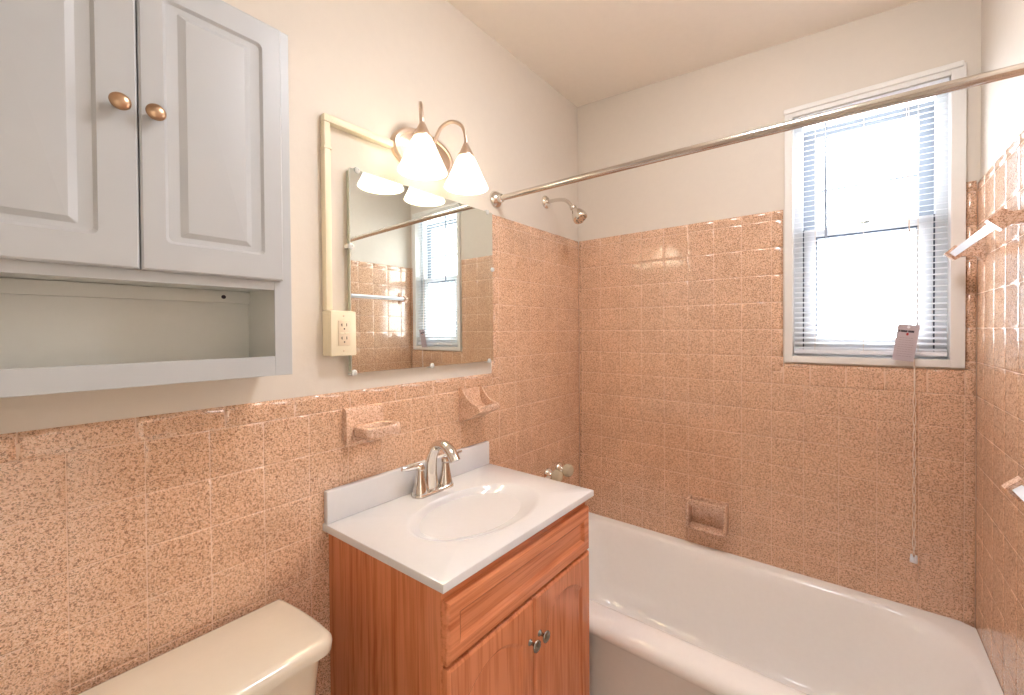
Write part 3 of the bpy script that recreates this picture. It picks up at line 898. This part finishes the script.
def bowl(cx_, rx, ry, z, n=40): return [(cx_+rx*math.cos(2*PI*k/n)*(1.12 if math.cos(2*PI*k/n) > 0 else .9), TY+ry*math.sin(2*PI*k/n), z) for k in range(n)]
bm = bmesh.new()
loft(bm, [bowl(.36, .20, .115, -1.35), bowl(.36, .195, .105, -1.33), bowl(.37, .17, .095, -1.22), bowl(.42, .20, .13, -1.10), bowl(.45, .235, .175, -1.0), bowl(.45, .25, .185, -.965),
          bowl(.45, .245, .18, -.955), bowl(.46, .18, .13, -.957), bowl(.46, .16, .11, -1.0), bowl(.45, .09, .06, -1.10)])
obj('bowl', bm, M_toilet, to, smooth=50)
bm = bmesh.new()
loft(bm, [bowl(.45, .235, .180, -.9538), bowl(.45, .250, .188, -.950), bowl(.45, .252, .189, -.930), bowl(.45, .24, .178, -.922), bowl(.45, .12, .09, -.920)])
obj('seat_lid', bm, M_toilet, to, smooth=50)
obj('tank_support', B(.06, .22, TY-.10, TY+.10, -1.10, -1.0205, .01), M_toilet, to, smooth=40)

# ---------------------------------------------------------------- bathtub
tu = thing('bathtub', 'cream enamel bathtub built in along the back wall under the window', 'bathtub', (.73, -.37, -1.35))
n = 120; TC = (.76, -.335)
YF = -.722; RZ = -.955
def tray(x0, x1, y0, y1, rl, rr, z):
    """outline sampled by angle about TC; rounded corners, different radii left and right."""
    poly = []
    for cx_, cy_, a0, r_ in ((x1-rr, y1-rr, 0, rr), (x0+rl, y1-rl, PI/2, rl), (x0+rl, y0+rl, PI, rl), (x1-rr, y0+rr, 3*PI/2, rr)):
        for i in range(13):
            a = a0+PI/2*i/12; poly.append((cx_+r_*math.cos(a), cy_+r_*math.sin(a)))
    out = []
    m = len(poly)
    for k in range(n):
        a = 2*PI*k/n; d = (math.cos(a), math.sin(a)*.62); best = None
        for i in range(m):
            p, q = poly[i], poly[(i+1) % m]
            ex, ey = q[0]-p[0], q[1]-p[1]; den = d[0]*ey-d[1]*ex
            if abs(den) < 1e-12: continue
            wx, wy = p[0]-TC[0], p[1]-TC[1]
            t = (wx*ey-wy*ex)/den; s = (wx*d[1]-wy*d[0])/den
            if t > 0 and -1e-6 <= s <= 1+1e-6: best = t if best is None else max(best, t)
        out.append((TC[0]+d[0]*best, TC[1]+d[1]*best, z))
    return out
XR = W-.001
rings = [tray(.001, XR, YF+.030, -.001, .002, .002, -1.35), tray(.001, XR, YF+.028, -.001, .002, .002, -1.20), tray(.001, XR, YF+.022, -.001, .002, .002, -1.02),
         tray(.001, XR, YF+.004, -.001, .002, .002, -1.003), tray(.001, XR, YF, -.001, .002, .002, -.990), tray(.001, XR, YF+.003, -.001, .002, .002, -.976), tray(.001, XR, YF+.012, -.001, .002, .002, -.965),
         tray(.001, XR, YF+.026, -.001, .002, .002, -.958), tray(.001, XR, YF+.046, -.001, .002, .002, RZ),
         tray(.070, 1.440, -.640, -.034, .10, .17, RZ-.001), tray(.082, 1.432, -.622, -.046, .10, .18, RZ-.004), tray(.090, 1.424, -.610, -.054, .10, .19, RZ-.013),
         tray(.098, 1.410, -.600, -.062, .10, .20, RZ-.040), tray(.120, 1.350, -.580, -.082, .12, .21, RZ-.140), tray(.150, 1.270, -.560, -.102, .12, .20, RZ-.250),
         tray(.185, 1.200, -.530, -.130, .10, .17, RZ-.325), tray(.24, 1.12, -.480, -.180, .08, .12, RZ-.348), tray(.45, .95, -.38, -.28, .04, .04, RZ-.352)]
bm = bmesh.new(); loft(bm, rings)
obj('tub_body', bm, M_tub, tu, smooth=55)
bm = bmesh.new(); lathe(bm, [(.034, 0), (.034, .004), (.026, .008), (0, .009)], (.118, -.33, -1.08), (1, 0, .25), 28)
obj('overflow_plate', bm, M_chrome, tu, smooth=40)
bm = bmesh.new(); lathe(bm, [(.03, 0), (.03, .003), (.02, .004), (0, .004)], (.30, -.33, -1.3028), (0, 0, 1), 28)
obj('tub_drain', bm, M_chrome, tu, smooth=40)

# tub valve knobs
def tub_knob(y, z, lab):
    k = thing('tub_faucet_knob', lab, 'faucet knob', (0, y, z), 'tub faucet knobs')
    bm = bmesh.new(); lathe(bm, [(.030, 0), (.030, .004), (.026, .012), (.016, .019), (.011, .026), (.010, .032)], (0, y, z), (1, 0, 0), 28)
    obj('escutcheon', bm, M_chrome, k, smooth=50)
    bm = bmesh.new(); lathe(bm, [(.010, .030), (.024, .035), (.031, .046), (.031, .060), (.025, .072), (.012, .077), (0, .0775)], (0, y, z), (1, 0, 0), 10)
    obj('grip', bm, M_knobglass, k, smooth=30)
    return k
tub_knob(-.302, -.682, 'cream tub faucet knob just showing over the sink top, nearer the sink')
tub_knob(-.205, -.680, 'cream round tub faucet knob on the left wall, nearer the back corner')

# ---------------------------------------------------------------- shower head
sw = thing('shower', 'chrome shower head on a bent arm from the left wall', 'shower head', (-.008, -.291, .612))
bm = bmesh.new(); lathe(bm, [(.031, 0), (.031, .004), (.027, .009), (.018, .013), (.011, .015)], (-.0078, -.291, .612), (1, 0, 0), 32)
obj('flange', bm, M_chrome, sw, smooth=45)
bm = bmesh.new(); tube(bm, [(.006, -.291, .612), (.060, -.291, .610), (.100, -.291, .601), (.126, -.291, .580), (.140, -.291, .560)], .0085, 14)
obj('arm', bm, M_chrome, sw, smooth=60)
ax = Vector((.050, -.004, -.066)).normalized()
bm = bmesh.new()
lathe(bm, [(.009, -.006), (.014, .000), (.0155, .008), (.012, .014), (.014, .020), (.024, .036), (.032, .055), (.034, .068), (.033, .078), (.029, .082), (.026, .080), (0, .078)], (.140, -.291, .563), ax, 32)
hd = obj('head', bm, M_chrome, sw, smooth=45)
bm = bmesh.new()
for k in range(8):
    a = 2*PI*k/8; q = Vector((0, 0, 1)).rotation_difference(ax)
    c = Vector((.140, -.291, .563))+q @ Vector((.020*math.cos(a), .020*math.sin(a), .0795))
    lathe(bm, [(.004, 0), (.003, .003), (0, .0035)], c, ax, 8)
obj('spray_nozzles', bm, M_nickelv, hd)

# ---------------------------------------------------------------- shower rod
sr = thing('shower_rod', 'long chrome shower curtain rod crossing the room over the tub', 'shower rod', (W/2, -.647, .53))
bm = bmesh.new(); tube(bm, [(.0, -.647, .5380), (.7, -.647, .5335), (W, -.647, .5210)], .0118, 24, subdiv=8)
obj('rod', bm, M_rod, sr, smooth=60)
for x_, s_, z_ in ((-.0078, 1, .538), (W+.0078, -1, .521)):
    bm = bmesh.new(); lathe(bm, [(.035, 0), (.035, .004), (.030, .012), (.022, .018), (.017, .022), (.017, .034), (.0135, .036)], (x_, -.647, z_), (s_, 0, 0), 36)
    obj('flange', bm, M_chrome, sr, smooth=45)

# ---------------------------------------------------------------- towel bars on the right wall
tw = thing('towel_bar', 'white square towel bar on pink speckled ceramic brackets beside the window', 'towel bar', (W, -.35, .24))
bx, bz = 1.396, .232; h_ = .0125
def bar_mesh(y0, y1):
    bm = bmesh.new()
    prism(bm, [(bx-h_, bz), (bx, bz+h_), (bx+h_, bz), (bx, bz-h_)], lambda a, b: Vector((a, y0, b)), lambda a, b: Vector((a, y1, b)))
    soften(bm, .0012, 1); return bm
obj('bar', bar_mesh(-.590, -.112), M_bar, tw, label='white glass bar')
def bracket_mesh(yc, hw):
    bm = bmesh.new(); e = W
    top = [(bx-.022, bz), (bx, bz+.023), (bx+.015, bz+.013), (bx+.030, bz+.014), (e-.016, bz+.024), (e-.007, bz+.036), (e-.004, bz+.046), (e, bz+.047)]
    bot = [(e, bz-.033), (e-.006, bz-.032), (e-.010, bz-.024), (e-.018, bz-.016), (bx+.030, bz-.012), (bx+.015, bz-.013), (bx, bz-.023)]
    prism(bm, top+bot, lambda a, b: Vector((a, yc-hw, b)), lambda a, b: Vector((a, yc+hw, b)))
    soften(bm, .0022, 2); return bm
for yc in (-.100, -.602): obj('bracket', bracket_mesh(yc, .0115), M_ceramic, tw, smooth=30)
low = copy_tree(tw)
low['label'] = 'low white bar end on a bracket at the right edge of the photo'
low.name = 'towel_bar.001'
low.location = tw.location+Vector((0, -.640, -.537))

# unseen fill lamp added past the doorway to brighten the room
hl = thing('fill_lamp', 'round fill lamp added in the hall beyond the doorway, out of view', 'fill lamp', (W+.72, -1.98, 1.2))
bm = bmesh.new(); lathe(bm, [(.17, 0), (.17, -.02), (.155, -.026)], (W+.72, -1.98, 1.1995), (0, 0, 1), 40)
obj('fill_lamp_base', bm, M_nickel, hl, smooth=40)
bm = bmesh.new(); lathe(bm, [(.155, -.027), (.150, -.05), (.12, -.078), (.07, -.094), (0, -.099)], (W+.72, -1.98, 1.1995), (0, 0, 1), 40)
obj('fill_lamp_glass', bm, M_hall_fill, hl, smooth=60)

rl = thing('fill_lamp', 'round fill lamp added overhead in the bathroom, out of view', 'fill lamp', (.95, -1.02, 1.128))  # unseen lamp added overhead to lift the back wall and tub
bm = bmesh.new(); lathe(bm, [(.17, .02), (.17, -.02), (.155, -.026)], (.95, -1.02, 1.128), (0, 0, 1), 40)
obj('fill_lamp_base', bm, M_nickel, rl, smooth=40)
bm = bmesh.new(); lathe(bm, [(.155, -.027), (.150, -.05), (.12, -.078), (.07, -.094), (0, -.099)], (.95, -1.02, 1.128), (0, 0, 1), 40)
obj('fill_lamp_glass', bm, M_room_fill, rl, smooth=60)

# ---------------------------------------------------------------- world and lights
w = bpy.data.worlds.new('daylight'); bpy.context.scene.world = w; w.use_nodes = True
nt = w.node_tree; bg = nt.nodes['Background']
bg.inputs['Color'].default_value = (.90, .95, 1.0, 1); bg.inputs['Strength'].default_value = WORLD_E
pl = bpy.data.lights.new('window_portal', 'AREA'); pl.shape = 'RECTANGLE'; pl.size = .47; pl.size_y = .94
pl.cycles.is_portal = True
po = bpy.data.objects.new('window_portal', pl); po.location = ((OX0+OX1)/2, P0+WT+.01, (OZ0+OZ1)/2+H0)
po.rotation_euler = (-PI/2, 0, 0); C.objects.link(po)

# ---------------------------------------------------------------- camera
cam = bpy.data.cameras.new('camera'); co = bpy.data.objects.new('camera', cam); C.objects.link(co)
cx, cy, cz, yaw, pitch, roll, fpx, px, py = 1.14006, -1.92903, .00165, .6551136, -.0117522, -.0069710, 418.279, 528.129, 335.582
f = Vector((-math.sin(yaw), math.cos(yaw), 0)); r = Vector((math.cos(yaw), math.sin(yaw), 0)); u = Vector((0, 0, 1))
f2 = f*math.cos(pitch)+u*math.sin(pitch); u2 = u*math.cos(pitch)-f*math.sin(pitch)
r3 = r*math.cos(roll)+u2*math.sin(roll); u3 = u2*math.cos(roll)-r*math.sin(roll)
Mx = Matrix((( r3.x, u3.x, -f2.x, cx), (r3.y, u3.y, -f2.y, cy), (r3.z, u3.z, -f2.z, cz+H0), (0, 0, 0, 1)))
co.matrix_world = Mx
cam.sensor_width = 36; cam.sensor_fit = 'HORIZONTAL'; cam.lens = 36*fpx/1024
cam.shift_x = -(px-512)/1024; cam.shift_y = -(347.5-py)/1024; cam.clip_start = .01
sc_ = bpy.context.scene; sc_.camera = co
sc_.view_settings.view_transform = 'Standard'; sc_.view_settings.look = 'None'
sc_.view_settings.exposure = EXPOSURE; sc_.view_settings.gamma = 1; sc_.view_settings.use_curve_mapping = False
